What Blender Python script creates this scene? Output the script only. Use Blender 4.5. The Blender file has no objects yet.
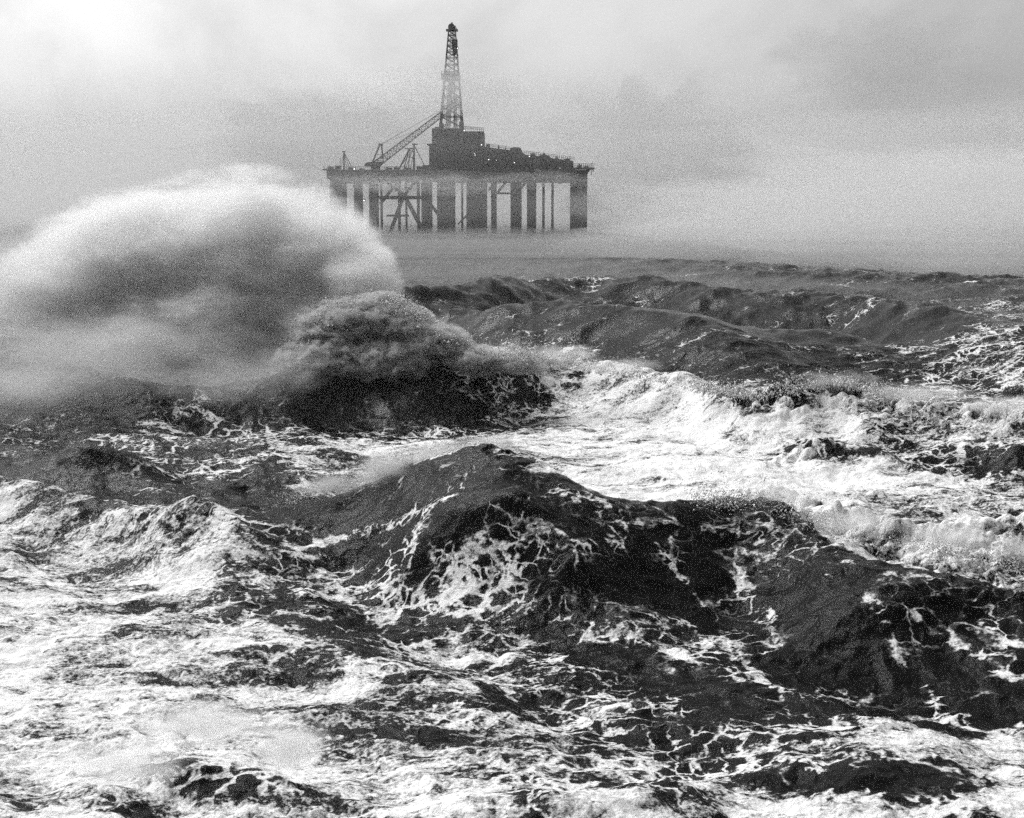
import bpy, bmesh, math, random
import numpy as np
from mathutils import Vector, Matrix

random.seed(7)
RNG = np.random.RandomState(11)
C = bpy.context.scene.collection
W, H = 1024, 818
F = 1450.0            # focal length in pixels
HC = 16.0             # camera height over mean sea level
HY = 200.0            # row of the horizon
PITCH = math.atan((H / 2 - HY) / F)

# ------------------------------------------------------------------ camera
cam = bpy.data.cameras.new('camera')
cam.sensor_width = 36.0
cam.lens = F / W * 36.0
cam.clip_start = 0.5
cam.clip_end = 30000
co = bpy.data.objects.new('camera', cam)
C.objects.link(co)
co.location = (0, 0, HC)
co.rotation_euler = (math.radians(90) - PITCH, 0, 0)
bpy.context.scene.camera = co


def ray(px, py):
    x = (np.asarray(px, float) - W / 2) / F
    y = -(np.asarray(py, float) - H / 2) / F
    c, s = math.cos(PITCH), math.sin(PITCH)
    # camera forward = (0, c, -s), up = (0, s, c)
    return x, c + y * s, -s + y * c


def at_z(px, py, z):
    dx, dy, dz = ray(px, py)
    t = (z - HC) / dz
    return dx * t, dy * t, z + 0 * t


def at_y(px, py, Y):
    dx, dy, dz = ray(px, py)
    t = Y / dy
    return Vector((float(dx * t), float(Y), float(HC + dz * t)))


# ------------------------------------------------------------------ numpy noise
_perm = RNG.permutation(4096).astype(np.int32)
_perm = np.concatenate([_perm, _perm])
_g2 = np.stack([np.cos(np.linspace(0, 2 * np.pi, 4096, endpoint=False) * 97.13),
                np.sin(np.linspace(0, 2 * np.pi, 4096, endpoint=False) * 97.13)], 1).astype(np.float32)
_g3 = RNG.normal(size=(4096, 3)).astype(np.float32)
_g3 /= np.linalg.norm(_g3, axis=1, keepdims=True)


def noise2(x, y, seed=0):
    x = x + seed * 37.7
    y = y - seed * 11.3
    xi = np.floor(x).astype(np.int32)
    yi = np.floor(y).astype(np.int32)
    xf = (x - xi).astype(np.float32)
    yf = (y - yi).astype(np.float32)
    u = xf * xf * xf * (xf * (xf * 6 - 15) + 10)
    v = yf * yf * yf * (yf * (yf * 6 - 15) + 10)

    def g(ix, iy, fx, fy):
        h = _perm[(_perm[ix & 4095] + iy) & 4095]
        gr = _g2[h]
        return gr[..., 0] * fx + gr[..., 1] * fy
    a = g(xi, yi, xf, yf)
    b = g(xi + 1, yi, xf - 1, yf)
    c = g(xi, yi + 1, xf, yf - 1)
    d = g(xi + 1, yi + 1, xf - 1, yf - 1)
    return (a + u * (b - a) + v * ((c + u * (d - c)) - (a + u * (b - a)))) * 1.5


def noise3(x, y, z, seed=0):
    x = x + seed * 17.7
    xi = np.floor(x).astype(np.int32); yi = np.floor(y).astype(np.int32); zi = np.floor(z).astype(np.int32)
    xf = (x - xi).astype(np.float32); yf = (y - yi).astype(np.float32); zf = (z - zi).astype(np.float32)
    u = xf * xf * (3 - 2 * xf); v = yf * yf * (3 - 2 * yf); w = zf * zf * (3 - 2 * zf)
    r = 0
    for i in (0, 1):
        for j in (0, 1):
            for k in (0, 1):
                h = _perm[(_perm[(_perm[(xi + i) & 4095] + yi + j) & 4095] + zi + k) & 4095]
                gr = _g3[h]
                d = gr[..., 0] * (xf - i) + gr[..., 1] * (yf - j) + gr[..., 2] * (zf - k)
                r = r + d * (u if i else 1 - u) * (v if j else 1 - v) * (w if k else 1 - w)
    return r * 1.5


def sstep(a, b, x):
    t = np.clip((x - a) / (b - a), 0, 1)
    return t * t * (3 - 2 * t)


# ------------------------------------------------------------------ material helpers
def new_mat(name):
    m = bpy.data.materials.new(name)
    m.use_nodes = True
    m.node_tree.nodes.clear()
    return m, m.node_tree.nodes, m.node_tree.links


class G:
    """small helper that grows a node tree"""
    def __init__(s, nt):
        s.n, s.l = nt.nodes, nt.links

    def put(s, sock, v):
        if v is None:
            return
        if hasattr(v, 'is_output') or hasattr(v, 'links'):
            s.l.new(v, sock)
        else:
            sock.default_value = v

    def math(s, op, a, b=None, c=None, clamp=False):
        n = s.n.new('ShaderNodeMath'); n.operation = op; n.use_clamp = clamp
        s.put(n.inputs[0], a); s.put(n.inputs[1], b); s.put(n.inputs[2], c)
        return n.outputs[0]

    def vec(s, op, a, b=None, scale=None):
        n = s.n.new('ShaderNodeVectorMath'); n.operation = op
        s.put(n.inputs[0], a); s.put(n.inputs[1], b)
        if scale is not None:
            s.put(n.inputs['Scale'], scale)
        return n.outputs['Value'] if op in ('LENGTH', 'DOT_PRODUCT', 'DISTANCE') else n.outputs[0]

    def noise(s, vec, scale, detail=4, rough=.55, dist=0, typ='FBM', dims='3D', col=False):
        n = s.n.new('ShaderNodeTexNoise'); n.noise_dimensions = dims
        n.noise_type = typ
        s.put(n.inputs['Vector'], vec); s.put(n.inputs['Scale'], scale)
        n.inputs['Detail'].default_value = detail
        n.inputs['Roughness'].default_value = rough
        n.inputs['Distortion'].default_value = dist
        return n.outputs['Color'] if col else n.outputs[0]

    def ramp(s, v, a, b, c=0., d=1., smooth=True):
        n = s.n.new('ShaderNodeMapRange')
        n.interpolation_type = 'SMOOTHSTEP' if smooth else 'LINEAR'
        s.put(n.inputs['Value'], v); s.put(n.inputs['From Min'], a); s.put(n.inputs['From Max'], b)
        s.put(n.inputs['To Min'], c); s.put(n.inputs['To Max'], d)
        return n.outputs[0]

    def attr(s, name):
        n = s.n.new('ShaderNodeAttribute'); n.attribute_name = name
        return n.outputs['Fac']

    def pos(s):
        return s.n.new('ShaderNodeNewGeometry').outputs['Position']


# ------------------------------------------------------------------ the big waves
# each ridge runs across the view: (px, py, crest height) knots, front length, back length
RIDGES = dict(
    farthest=([(-200, 262, .6), (300, 258, 1.6), (520, 256, 2.2), (700, 263, 2.2), (850, 272, 2.4), (1024, 282, 2.2), (1300, 300, 1)], 30, 40),
    swell_c=([(420, 300, 0), (490, 287, 3), (540, 282, 3.3), (610, 278.5, 3.7), (700, 287, 3.5), (770, 294, 3.3), (830, 294, 3.8), (900, 303, 4), (960, 315, 3.6), (1024, 326, 3.2), (1300, 350, 1.5)], 15, 24),
    swell_b=([(250, 320, 0), (360, 300, 1.6), (400, 291, 3.6), (440, 286, 4.0), (480, 290, 3.4), (530, 301, 1.6), (580, 310, 0)], 15, 15),
    swell_a=([(430, 325, 0), (500, 306, 3.4), (560, 303, 4.2), (620, 307, 4.2), (690, 321, 3.6), (760, 343, 2.2), (840, 362, .5), (900, 370, 0)], 13, 16),
    swell_r=([(640, 345, 0), (740, 339, 1.2), (830, 338, 1.6), (920, 345, 1.7), (1024, 358, 1.6), (1300, 380, .8)], 9, 14),
    left_hump=([(-400, 335, 2.2), (-120, 340, 2.6), (0, 352, 2.7), (60, 368, 2.4), (120, 388, 1.2), (200, 400, 0)], 12, 16),
    breaker=([(-200, 420, 0), (60, 408, .3), (160, 398, 1.2), (230, 388, 1.8), (290, 372, 2.8), (335, 357, 3.7), (375, 348, 4.3), (402, 346, 4.5), (430, 348, 4.4), (455, 353, 4.0), (490, 357, 3.6), (540, 360, 2.9), (600, 368, 2.4), (660, 379, 2.1), (700, 388, 2.0), (755, 397, 2.1), (800, 391, 2.7), (832, 382, 3.2), (865, 391, 2.7), (925, 398, 2.4), (1024, 414, 2.1), (1300, 440, 1.2)], 6.0, 8),
    mid_hump=([(740, 470, 0), (780, 447, .5), (825, 434, 1.4), (860, 440, 1.0), (900, 458, .3), (940, 446, .8), (980, 440, 1.3), (1024, 445, 1.4), (1100, 450, .6)], 3.2, 4),
    roller=([(640, 545, 0), (700, 522, .5), (740, 506, 1.4), (800, 500, 1.9), (850, 507, 2.0), (900, 512, 2.1), (960, 512, 2.4), (1024, 516, 2.4), (1200, 525, 1.6)], 2.8, 5),
    peak=([(-200, 580, 0), (120, 560, 0), (200, 530, .5), (260, 512, 1.3), (310, 497, 2.0), (360, 479, 2.9), (410, 468, 3.7), (455, 457, 4.4), (485, 452, 4.7), (512, 452, 4.8), (538, 459, 4.6), (565, 472, 4.2), (600, 488, 3.7), (650, 500, 3.3), (700, 503, 3.1), (742, 502, 3.0), (785, 516, 2.7), (835, 545, 2.2), (900, 565, 2.0), (960, 582, 1.7), (1024, 603, 1.4), (1300, 660, .4)], 6.8, 5.5),
    left_shoulder=([(-300, 470, .8), (0, 478, 1.3), (60, 486, 1.4), (120, 501, 1.2), (190, 525, .8), (250, 548, .5), (310, 575, .3), (360, 600, 0)], 4.5, 4),
    left_mound=([(-20, 470, 0), (30, 460, .6), (85, 448, 1.4), (130, 455, 1.0), (180, 470, 0)], 3, 4),
    inner_step=([(330, 600, 0), (400, 572, .5), (450, 560, .9), (520, 566, .9), (575, 590, .6), (640, 620, 0)], 2, 2.6),
    near_roll=([(480, 818, 0), (620, 790, .1), (760, 762, .15), (850, 765, .25), (930, 775, .15), (990, 800, .1), (1100, 830, 0)], 2.2, 2.4),
    near_left=([(40, 790, 0), (130, 762, .3), (180, 748, .6), (230, 748, .6), (290, 765, .3), (350, 775, .1), (400, 790, 0)], 1.6, 2),
)


def catmull(xs, ks, vs):
    """smooth interpolation with clamped ends (monotone-ish Hermite)"""
    ks = np.asarray(ks, float); vs = np.asarray(vs, float)
    m = np.gradient(vs, ks)
    x = np.clip(xs, ks[0], ks[-1])
    i = np.clip(np.searchsorted(ks, x) - 1, 0, len(ks) - 2)
    h = ks[i + 1] - ks[i]
    t = (x - ks[i]) / h
    return ((2 * t**3 - 3 * t**2 + 1) * vs[i] + (t**3 - 2 * t**2 + t) * h * m[i] +
            (-2 * t**3 + 3 * t**2) * vs[i + 1] + (t**3 - t**2) * h * m[i + 1])


RW = {}
for nm, (kn, lf, lb) in RIDGES.items():
    th, rr, zz = [], [], []
    for px, py, z in kn:
        x, y, _ = at_z(px, py, z)
        th.append(math.atan2(x, y)); rr.append(math.hypot(x, y)); zz.append(z)
    RW[nm] = (np.array(th), np.array(rr), np.array(zz), lf, lb)


def ridge(nm, th, r):
    """(signed distance behind the crest, crest height) of points given by bearing and range"""
    t, rr, zz, lf, lb = RW[nm]
    rc = catmull(th, t, rr)
    zc = np.clip(catmull(th, t, zz), 0, None)
    edge = sstep(t[0] - .05, t[0], th) * (1 - sstep(t[-1], t[-1] + .05, th))
    return r - rc, zc * edge


def big(th, r):
    z = np.zeros_like(r) - .35
    wob = 1.0
    for nm, (t, rr, zz, lf, lb) in RW.items():
        d, zc = ridge(nm, th, r)
        if nm in ('breaker', 'peak'):
            lff = lf * (.55 + .13 * zc)
        else:
            lff = lf
        f = np.where(d < 0, np.exp(-(np.abs(d) / lff) ** 1.7 * 1.6) , np.exp(-(np.abs(d) / lb) ** 1.8 * 1.4))
        # trough before the crest
        tr = -.22 * np.exp(-((d + lff * 1.5) / (lff * .7)) ** 2)
        z = z + (zc + .6 * np.minimum(zc, 1)) * f + zc * tr * sstep(.3, 1.6, zc)
    return z


# ------------------------------------------------------------------ foam cover, laid out on the sea
GRID_X = [-200, 0, 64, 128, 192, 256, 320, 384, 448, 512, 576, 640, 704, 768, 832, 896, 960, 1024, 1250]
GRID = [
    (262, '1111111111111111222'),
    (290, '1111111112211111122'),
    (305, '1111111111211121344'),
    (330, '1111111121112121233'),
    (352, '1111111135411113555'),
    (372, '1111110025773112555'),
    (392, '1111000013888852465'),
    (412, '1122221014888887764'),
    (434, '2334655567899883753'),
    (460, '3202356777799998853'),
    (480, '5523335555599999999'),
    (500, '7764211111112247654'),
    (520, '8876432210001114655'),
    (545, '8877655421111112689'),
    (570, '7777876543211111289'),
    (600, '8886634445333111122'),
    (630, '8888775335343111111'),
    (660, '8888866554334221211'),
    (690, '8888876665533232211'),
    (720, '8888787766543432343'),
    (750, '8888788776655468787'),
    (780, '8788787656667883378'),
    (818, '8888987775787898588'),
]


def hit(px, py):
    dx, dy, dz = ray(px, py)
    h = math.hypot(dx, dy); th = math.atan2(dx, dy)
    rs = np.exp(np.linspace(math.log(24), math.log(900), 3000))
    zs = big(np.full(len(rs), th), rs)
    k = np.argmax(HC + dz / h * rs < zs)
    return rs[k] * math.sin(th), rs[k] * math.cos(th)


def build_cover():
    P = []
    for py, row in GRID:
        for i, ch in enumerate(row):
            P.append((GRID_X[i], py, int(ch) / 9))
    P = np.array(P)
    dx, dy, dz = ray(P[:, 0], P[:, 1])
    h = np.hypot(dx, dy)
    th = np.arctan2(dx, dy)
    rs = np.exp(np.linspace(math.log(24), math.log(900), 1500))
    hit = np.full(len(P), 0.)
    done = np.zeros(len(P), bool)
    for r in rs:
        zr = HC + dz / h * r
        zs = big(th, np.full(len(P), r))
        k = (~done) & (zr < zs)
        hit[k] = r; done |= k
    hit[~done] = 900
    # regular lattice in bearing and log range
    T = np.linspace(-.45, .45, 181); U = np.linspace(math.log(20), math.log(900), 420)
    out = np.zeros((len(U), len(T)))
    tt, uu = np.meshgrid(T, U)
    num = np.zeros_like(tt); den = np.full_like(tt, 1e-9)
    for a, r, v in zip(th, hit, P[:, 2]):
        w = np.exp(-((tt - a) / .024) ** 2 - ((uu - math.log(r)) / .035) ** 2) + 1e-4 / (((tt - a) / .04) ** 2 + ((uu - math.log(r)) / .05) ** 2 + .3) ** 3
        num += w * v; den += w
    return T, U, num / den


COV = build_cover()


def cover(th, r):
    T, U, g = COV
    x = np.clip((th - T[0]) / (T[1] - T[0]), 0, len(T) - 1.001)
    y = np.clip((np.log(np.maximum(r, 1)) - U[0]) / (U[1] - U[0]), 0, len(U) - 1.001)
    i = x.astype(int); j = y.astype(int); fx = x - i; fy = y - j
    return (g[j, i] * (1 - fx) + g[j, i + 1] * fx) * (1 - fy) + (g[j + 1, i] * (1 - fx) + g[j + 1, i + 1] * fx) * fy


# ------------------------------------------------------------------ sea mesh
def build_sea(Q=1.0):
    a_in = np.linspace(-.375, .375, int(1500 * Q))
    s = a_in[1] - a_in[0]
    side = []
    a = .375; st = s
    while a < math.pi:
        st = min(st * 1.12, .08); a += st; side.append(a)
    side = np.array(side); side = side * (math.pi / side[-1])
    side = side[side > .376]
    A = np.concatenate([-side[::-1], a_in, side])
    U = np.concatenate([
        np.linspace(math.log(2), math.log(28), 40, endpoint=False),
        np.linspace(math.log(28), math.log(150), int(1500 * Q), endpoint=False),
        np.linspace(math.log(150), math.log(700), int(380 * Q), endpoint=False),
        np.linspace(math.log(700), math.log(9000), 120)])
    R = np.exp(U)
    nA, nR = len(A), len(R)
    th, r = np.meshgrid(A, R)
    th = th.ravel(); r = r.ravel()
    x = r * np.sin(th); y = r * np.cos(th)
    # bend the crests a little so that they do not look ruled
    wr = (noise2(x / 9, y / 9, 1) * .7 + noise2(x / 3.5, y / 3.5, 2) * .14) * (1 - sstep(120, 180, r)) + noise2(x / 45, y / 45, 5) * 4 * sstep(130, 220, r)
    wt = (noise2(x / 12, y / 12, 3) * .8) / np.maximum(r, 20) * (1 - sstep(120, 180, r))
    fadeq = sstep(15, 40, r)
    z = big(th + wt * fadeq, r + wr * fadeq)
    z *= sstep(3500, 700, r)
    z0 = z.copy()
    X, Y, Z = x.copy(), y.copy(), z
    dr = np.gradient(R)[:, None].repeat(nA, 1).ravel()
    cell = np.maximum(dr, r * s)
    cell = np.where(np.abs(th) > .38, r * .05, cell)
    calm = .75 + .35 * noise2(x / 25, y / 25, 9)
    for i in range(64):
        lam = 0.7 * (34 / .7) ** ((i + RNG.rand()) / 64)
        k = 2 * math.pi / lam
        ang = math.radians(-118 + RNG.normal() * 38)   # travelling towards the viewer and a little to the left
        st = .026 if lam > 2 else .024
        if lam > 14:
            st *= .4
        amp = st / k * 2.0
        kx, ky = math.cos(ang) * k, math.sin(ang) * k
        vis = np.clip(1.5 - 2.2 * cell / lam * 1.3, 0, 1) * calm
        if lam > 6:
            vis = vis * (1 - .75 * sstep(120, 170, r))
        ph = kx * x + ky * y + RNG.rand() * 6.28
        cs = np.cos(ph); sn = np.sin(ph)
        z += amp * vis * cs
        X -= .9 * amp * vis * math.cos(ang) * sn
        Y -= .9 * amp * vis * math.sin(ang) * sn
    # confusion: ridged turbulence, streaked along the wind
    for sc, am, sd in ((5.5, .11, 21), (2.4, .08, 22), (1.1, .05, 23), (.5, .022, 24), (.24, .009, 25)):
        vis = np.clip(1.4 - 2.5 * cell / sc, 0, 1)
        n = noise2(x / sc * .8 + noise2(x / sc, y / sc, sd + 50) * .5, y / sc, sd)
        z += am * vis * (n * 1.5 if sc > 2 else (1 - 2 * np.sqrt(n * n + .01) * 1.6 - .3))
    far = sstep(125, 190, r) * (.25 + .75 * sstep(420, 270, r))
    z += far * (.9 * noise2(x / 13, y / 8, 71) + .55 * noise2(x / 5.5, y / 3.8, 72) - .25 * np.abs(noise2(x / 2.6, y / 2.0, 73)) * 2)
    cv = cover(th, r) + far * .22 * noise2(x / 16, y / 7, 74)
    # crest lines: what lies in front of and behind them
    db, zb = ridge('breaker', th + wt, r + wr)
    dp, zp = ridge('peak', th + wt, r + wr)
    px = np.tan(th) * F / math.cos(PITCH) * 1.0 + W / 2    # bearing as a position along the crests
    n1 = noise2(x / 2.2, y / 2.2, 31) + .5 * noise2(x / .9, y / .9, 32)
    back = sstep(520, 560, px) * sstep(-.2, .5, dp + n1 * .5) * sstep(14, 8, dp)
    back *= sstep(1100, 1000, px)
    cv = np.maximum(cv, back * .95 * (1 - sstep(740, 800, px) * sstep(1.5, 3.5, dp) * sstep(9, 6, dp) * .5))
    face = sstep(250, 330, px) * sstep(.35, -.5, dp + n1 * .6) * sstep(-5.5, -3.5, dp)
    face *= 1 - .0 * sstep(780, 830, px)
    patch = .16 * noise2(x / 7 + 3, y / 5, 81) + .14 * noise2(x / 2.6, y / 1.9, 82) + .10 * noise2(x / 1.2, y / .8, 83)
    cv = cv * (1 - face) + face * .27
    cv = cv + patch * (1 - .4 * face)
    bb = sstep(400, 490, px) * sstep(700, 660, px) * np.exp(-(db / 2.2) ** 2)
    cv = np.maximum(cv, bb * .85)
    hole = sstep(690, 720, px) * sstep(900, 840, px) * np.exp(-((db + .4) / 1.3) ** 2)
    cv = cv * (1 - .8 * hole)
    # foam strokes left by spilling crests
    for (pts, w, v) in STROKES:
        kx = [hit(a, b) for a, b in pts]
        best = np.full(len(x), 1e9)
        msk = np.abs(th) < .4
        xx, yy = x[msk], y[msk]
        bm = best[msk]
        for p, q in zip(kx[:-1], kx[1:]):
            dx, dy = q[0] - p[0], q[1] - p[1]
            L = dx * dx + dy * dy
            t = np.clip(((xx - p[0]) * dx + (yy - p[1]) * dy) / L, 0, 1)
            bm = np.minimum(bm, np.hypot(xx - p[0] - dx * t, yy - p[1] - dy * t))
        nn = noise2(xx / 1.1, yy / 1.1, 77) * .6 + noise2(xx / .4, yy / .4, 78) * .35
        best[msk] = bm + nn * w * .9
        cv = cv + (v - (.10 if .5 < v < .67 and w < .25 else 0) - cv) * np.exp(-(best / (w * 1.25)) ** 2)
    # lumps of torn water along breaking crests
    lump = np.zeros_like(r)
    lump += np.exp(-((px - 385) / 75) ** 2) * np.exp(-((db + .6) / 2.2) ** 2) * .5
    lump += sstep(430, 470, px) * sstep(640, 560, px) * np.exp(-(db / 1.6) ** 2) * .5
    lump += sstep(700, 760, px) * sstep(1400, 1200, px) * np.exp(-((db + .5) / 2.2) ** 2) * .65
    lump += sstep(680, 740, px) * sstep(1400, 1200, px) * np.exp(-((dp - .6) / 1.6) ** 2) * .25
    dr2, zr2 = ridge('roller', th + wt, r + wr)
    lump += sstep(700, 760, px) * sstep(1400, 1200, px) * np.exp(-((dr2 + .9) / 2.2) ** 2) * .5
    dm, zm = ridge('mid_hump', th + wt, r + wr)
    lump += np.exp(-((px - 815) / 45) ** 2) * np.exp(-((dm + .3) / 2.0) ** 2) * .55
    lump += np.exp(-((px - 500) / 26) ** 2) * np.exp(-(dp / 1.0) ** 2) * .35
    lump += .10 * sstep(.45, .9, cv)
    m = lump > .02
    lx, ly, lz, la = X[m], Y[m], Z[m], lump[m]
    bil = 0; nrm = 0; hi = 0
    for o, (sc, am) in enumerate(((2.0, .6), (.95, .42), (.48, .2), (.25, .08))):
        vis = np.clip(1.4 - 2.5 * cell[m] / sc, 0, 1)
        n = noise3(lx / sc, ly / sc, lz / sc, 40 + o)
        bil = bil + am * vis * (np.abs(n) * 3.4 - .55)
    sm = noise3(lx / 3, ly / 3, lz / 3, 61)
    Z[m] += la * (bil * .75 - .35)
    Y[m] -= la * (bil * .35 + sm * .6)
    X[m] += la * (noise3(lx / 1.6, ly / 1.6, lz / 1.6, 62) * .8)
    tex = np.zeros_like(r); tex[m] = bil
    verts = np.stack([X, Y, Z], 1).astype(np.float32)
    me = bpy.data.meshes.new('sea')
    me.vertices.add(len(verts))
    me.vertices.foreach_set('co', verts.ravel())
    i = np.arange(nR - 1)[:, None] * nA + np.arange(nA - 1)[None, :]
    q = np.stack([i, i + 1, i + nA + 1, i + nA], -1).reshape(-1, 4)[:, ::-1]
    nf = len(q)
    me.loops.add(nf * 4)
    me.loops.foreach_set('vertex_index', q.ravel().astype(np.int32))
    me.polygons.add(nf)
    me.polygons.foreach_set('loop_start', (np.arange(nf) * 4).astype(np.int32))
    me.polygons.foreach_set('use_smooth', np.ones(nf, bool))
    me.update(calc_edges=True)
    for nm, val in (('cover', cv), ('lump', np.clip(lump, 0, 1.5)), ('billow', tex)):
        at = me.attributes.new(nm, 'FLOAT', 'POINT')
        at.data.foreach_set('value', val.astype(np.float32))
    ob = bpy.data.objects.new('sea', me)
    C.objects.link(ob)
    ob['kind'] = 'structure'
    return ob


STROKES = [
    ([(560, 492), (600, 503), (624, 520), (622, 538), (606, 552)], .30, .62),
    ([(440, 558), (470, 556), (500, 562), (512, 578), (500, 600), (485, 615)], .16, .6),
    ([(839, 552), (857, 567), (832, 585), (792, 605)], .13, .62),
    ([(912, 622), (952, 635), (992, 655), (1017, 675)], .16, .66),
    ([(640, 520), (662, 545), (692, 580), (705, 600)], .12, .55),
    ([(735, 575), (747, 595), (762, 620), (777, 645), (772, 665)], .28, .6),
    ([(870, 615), (902, 640), (907, 660), (937, 685), (947, 705), (972, 720)], .18, .66),
    ([(600, 628), (627, 640), (657, 650), (682, 670)], .30, .72),
    ([(660, 618), (677, 625), (712, 640), (742, 670), (782, 700)], .30, .7),
    ([(512, 665), (552, 670), (577, 700)], .2, .65),
    ([(300, 540), (350, 528), (410, 515), (450, 500)], .22, .62),
    ([(560, 540), (590, 552), (600, 545)], .12, .6),
    ([(980, 600), (1000, 625), (1024, 640)], .2, .55),
    ([(790, 447), (830, 440), (865, 449)], 1.0, .2),
    ([(770, 772), (850, 780), (930, 792)], .75, .16),
    ([(170, 748), (205, 756), (240, 758)], .55, .36),
    ([(160, 800), (120, 795)], .4, .4),
    ([(280, 770), (300, 775)], .3, .35),
    ([(275, 618), (310, 622), (340, 622)], .8, .18),
    ([(930, 455), (1000, 462), (1060, 468)], 1.4, .3),
    ([(610, 660), (640, 680)], .7, .1),
    ([(690, 690), (730, 705)], .7, .1),
    ([(800, 640), (860, 660)], 1.0, .08),
]


def sea_material():
    m, n, l = new_mat('sea_water_and_foam')
    g = G(m.node_tree)
    P = g.pos()
    cov = g.attr('cover'); bil = g.attr('billow'); lmp = g.attr('lump')
    w1 = g.vec('SCALE', g.vec('SUBTRACT', g.noise(P, .35, 3, .5, col=True), (.5, .5, .5)), scale=2.6)
    w2 = g.vec('SCALE', g.vec('SUBTRACT', g.noise(P, 1.6, 3, .55, col=True), (.5, .5, .5)), scale=.8)
    Q = g.vec('ADD', g.vec('ADD', P, w1), w2)
    # wind streaked coordinates
    S = g.vec('MULTIPLY', Q, (.45, 1.0, .8))
    nA = g.noise(S, .55, 7, .6)
    nB = g.noise(S, 2.8, 7, .7)
    nC = g.noise(P, 7, 4, .65)
    mix = g.math('ADD', g.math('ADD', g.math('MULTIPLY', nA, .38), g.math('MULTIPLY', nB, .42)), g.math('MULTIPLY', nC, .20))

    def vor(scale, w):
        v = n.new('ShaderNodeTexVoronoi'); v.feature = 'DISTANCE_TO_EDGE'
        l.new(Q, v.inputs['Vector']); v.inputs['Scale'].default_value = scale
        return g.ramp(v.outputs['Distance'], 0, w, 1, 0)
    vein = g.math('MAXIMUM', g.math('MULTIPLY', vor(.40, .11), g.ramp(nA, .38, .54)), g.math('MULTIPLY', vor(1.1, .15), g.ramp(g.noise(P, .5, 4, .6), .38, .52, 0, .95)))
    # cover decides how much of the pattern fills: veins first, then sheets with holes
    t = g.math('ADD', g.math('MULTIPLY', g.math('SUBTRACT', mix, .5), g.ramp(cov, .2, .7, 2.2, 4.8)), g.math('MULTIPLY', vein, g.ramp(cov, .4, .8, .70, .05)))
    t = g.math('ADD', t, g.math('MULTIPLY', g.math('SUBTRACT', cov, .622), 1.5))
    t = g.math('ADD', t, g.math('MULTIPLY', bil, g.math('MULTIPLY', lmp, .45)))
    foam = g.ramp(t, -.06, g.ramp(cov, .2, .7, .27, .13))
    thick = g.ramp(t, 0., .8)
    haze_f = g.ramp(t, -.2, .2, 0, .022)      # milky, aerated water round the foam
    # foam colour: thin froth is grey, thick froth white
    fc = g.ramp(g.math('ADD', thick, g.math('MULTIPLY', g.math('SUBTRACT', nC, .5), .9)), 0, .62, .24, .84, False)
    wc = g.math('ADD', g.math('ADD', .002, g.math('MULTIPLY', nA, .004)), haze_f)
    ccn = n.new('ShaderNodeCombineXYZ')
    mx = n.new('ShaderNodeMix'); mx.data_type = 'FLOAT'
    l.new(foam, mx.inputs[0]); l.new(wc, mx.inputs[2]); l.new(fc, mx.inputs[3])
    val = mx.outputs[0]
    for i in range(3):
        l.new(val, ccn.inputs[i])
    b = n.new('ShaderNodeBsdfPrincipled')
    l.new(ccn.outputs[0], b.inputs['Base Color'])
    l.new(g.ramp(foam, 0, 1, .17, .8), b.inputs['Roughness'])
    b.inputs['IOR'].default_value = 1.33
    l.new(g.ramp(foam, 0, 1, .10, .08), b.inputs['Specular IOR Level'])
    # relief
    wn = g.noise(g.vec('MULTIPLY', P, (1, 1, 1)), 4.5, 6, .62)
    h = g.math('ADD', g.math('MULTIPLY', wn, .045), g.math('MULTIPLY', foam, g.math('ADD', .015, g.math('MULTIPLY', nC, .06))))
    h = g.math('ADD', h, g.math('MULTIPLY', nB, g.ramp(foam, 0, 1, .03, .085)))
    bp = n.new('ShaderNodeBump'); bp.inputs['Strength'].default_value = 1.0
    bp.inputs['Distance'].default_value = 1.0
    l.new(h, bp.inputs['Height'])
    l.new(bp.outputs[0], b.inputs['Normal'])
    o = n.new('ShaderNodeOutputMaterial')
    l.new(b.outputs[0], o.inputs[0])
    return m


# ------------------------------------------------------------------ volumes
def hull_mesh(name, ells, grow=1.15, voxel=1.0, zmin=None):
    """one closed skin round a set of ellipsoids (centre, radii)"""
    bm = bmesh.new()
    for c, rad in ells:
        k = bmesh.ops.create_icosphere(bm, subdivisions=3, radius=1)['verts']
        for v in k:
            v.co = Vector((c[0] + v.co.x * rad[0] * grow, c[1] + v.co.y * rad[1] * grow, c[2] + v.co.z * rad[2] * grow))
    me = bpy.data.meshes.new(name)
    bm.to_mesh(me); bm.free()
    ob = bpy.data.objects.new(name, me)
    C.objects.link(ob)
    md = ob.modifiers.new('skin', 'REMESH')
    md.mode = 'VOXEL'; md.voxel_size = voxel
    dg = bpy.context.evaluated_depsgraph_get()
    ev = ob.evaluated_get(dg)
    m2 = bpy.data.meshes.new_from_object(ev)
    m2.name = name
    ob.modifiers.clear()
    ob.data = m2
    return ob


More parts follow.
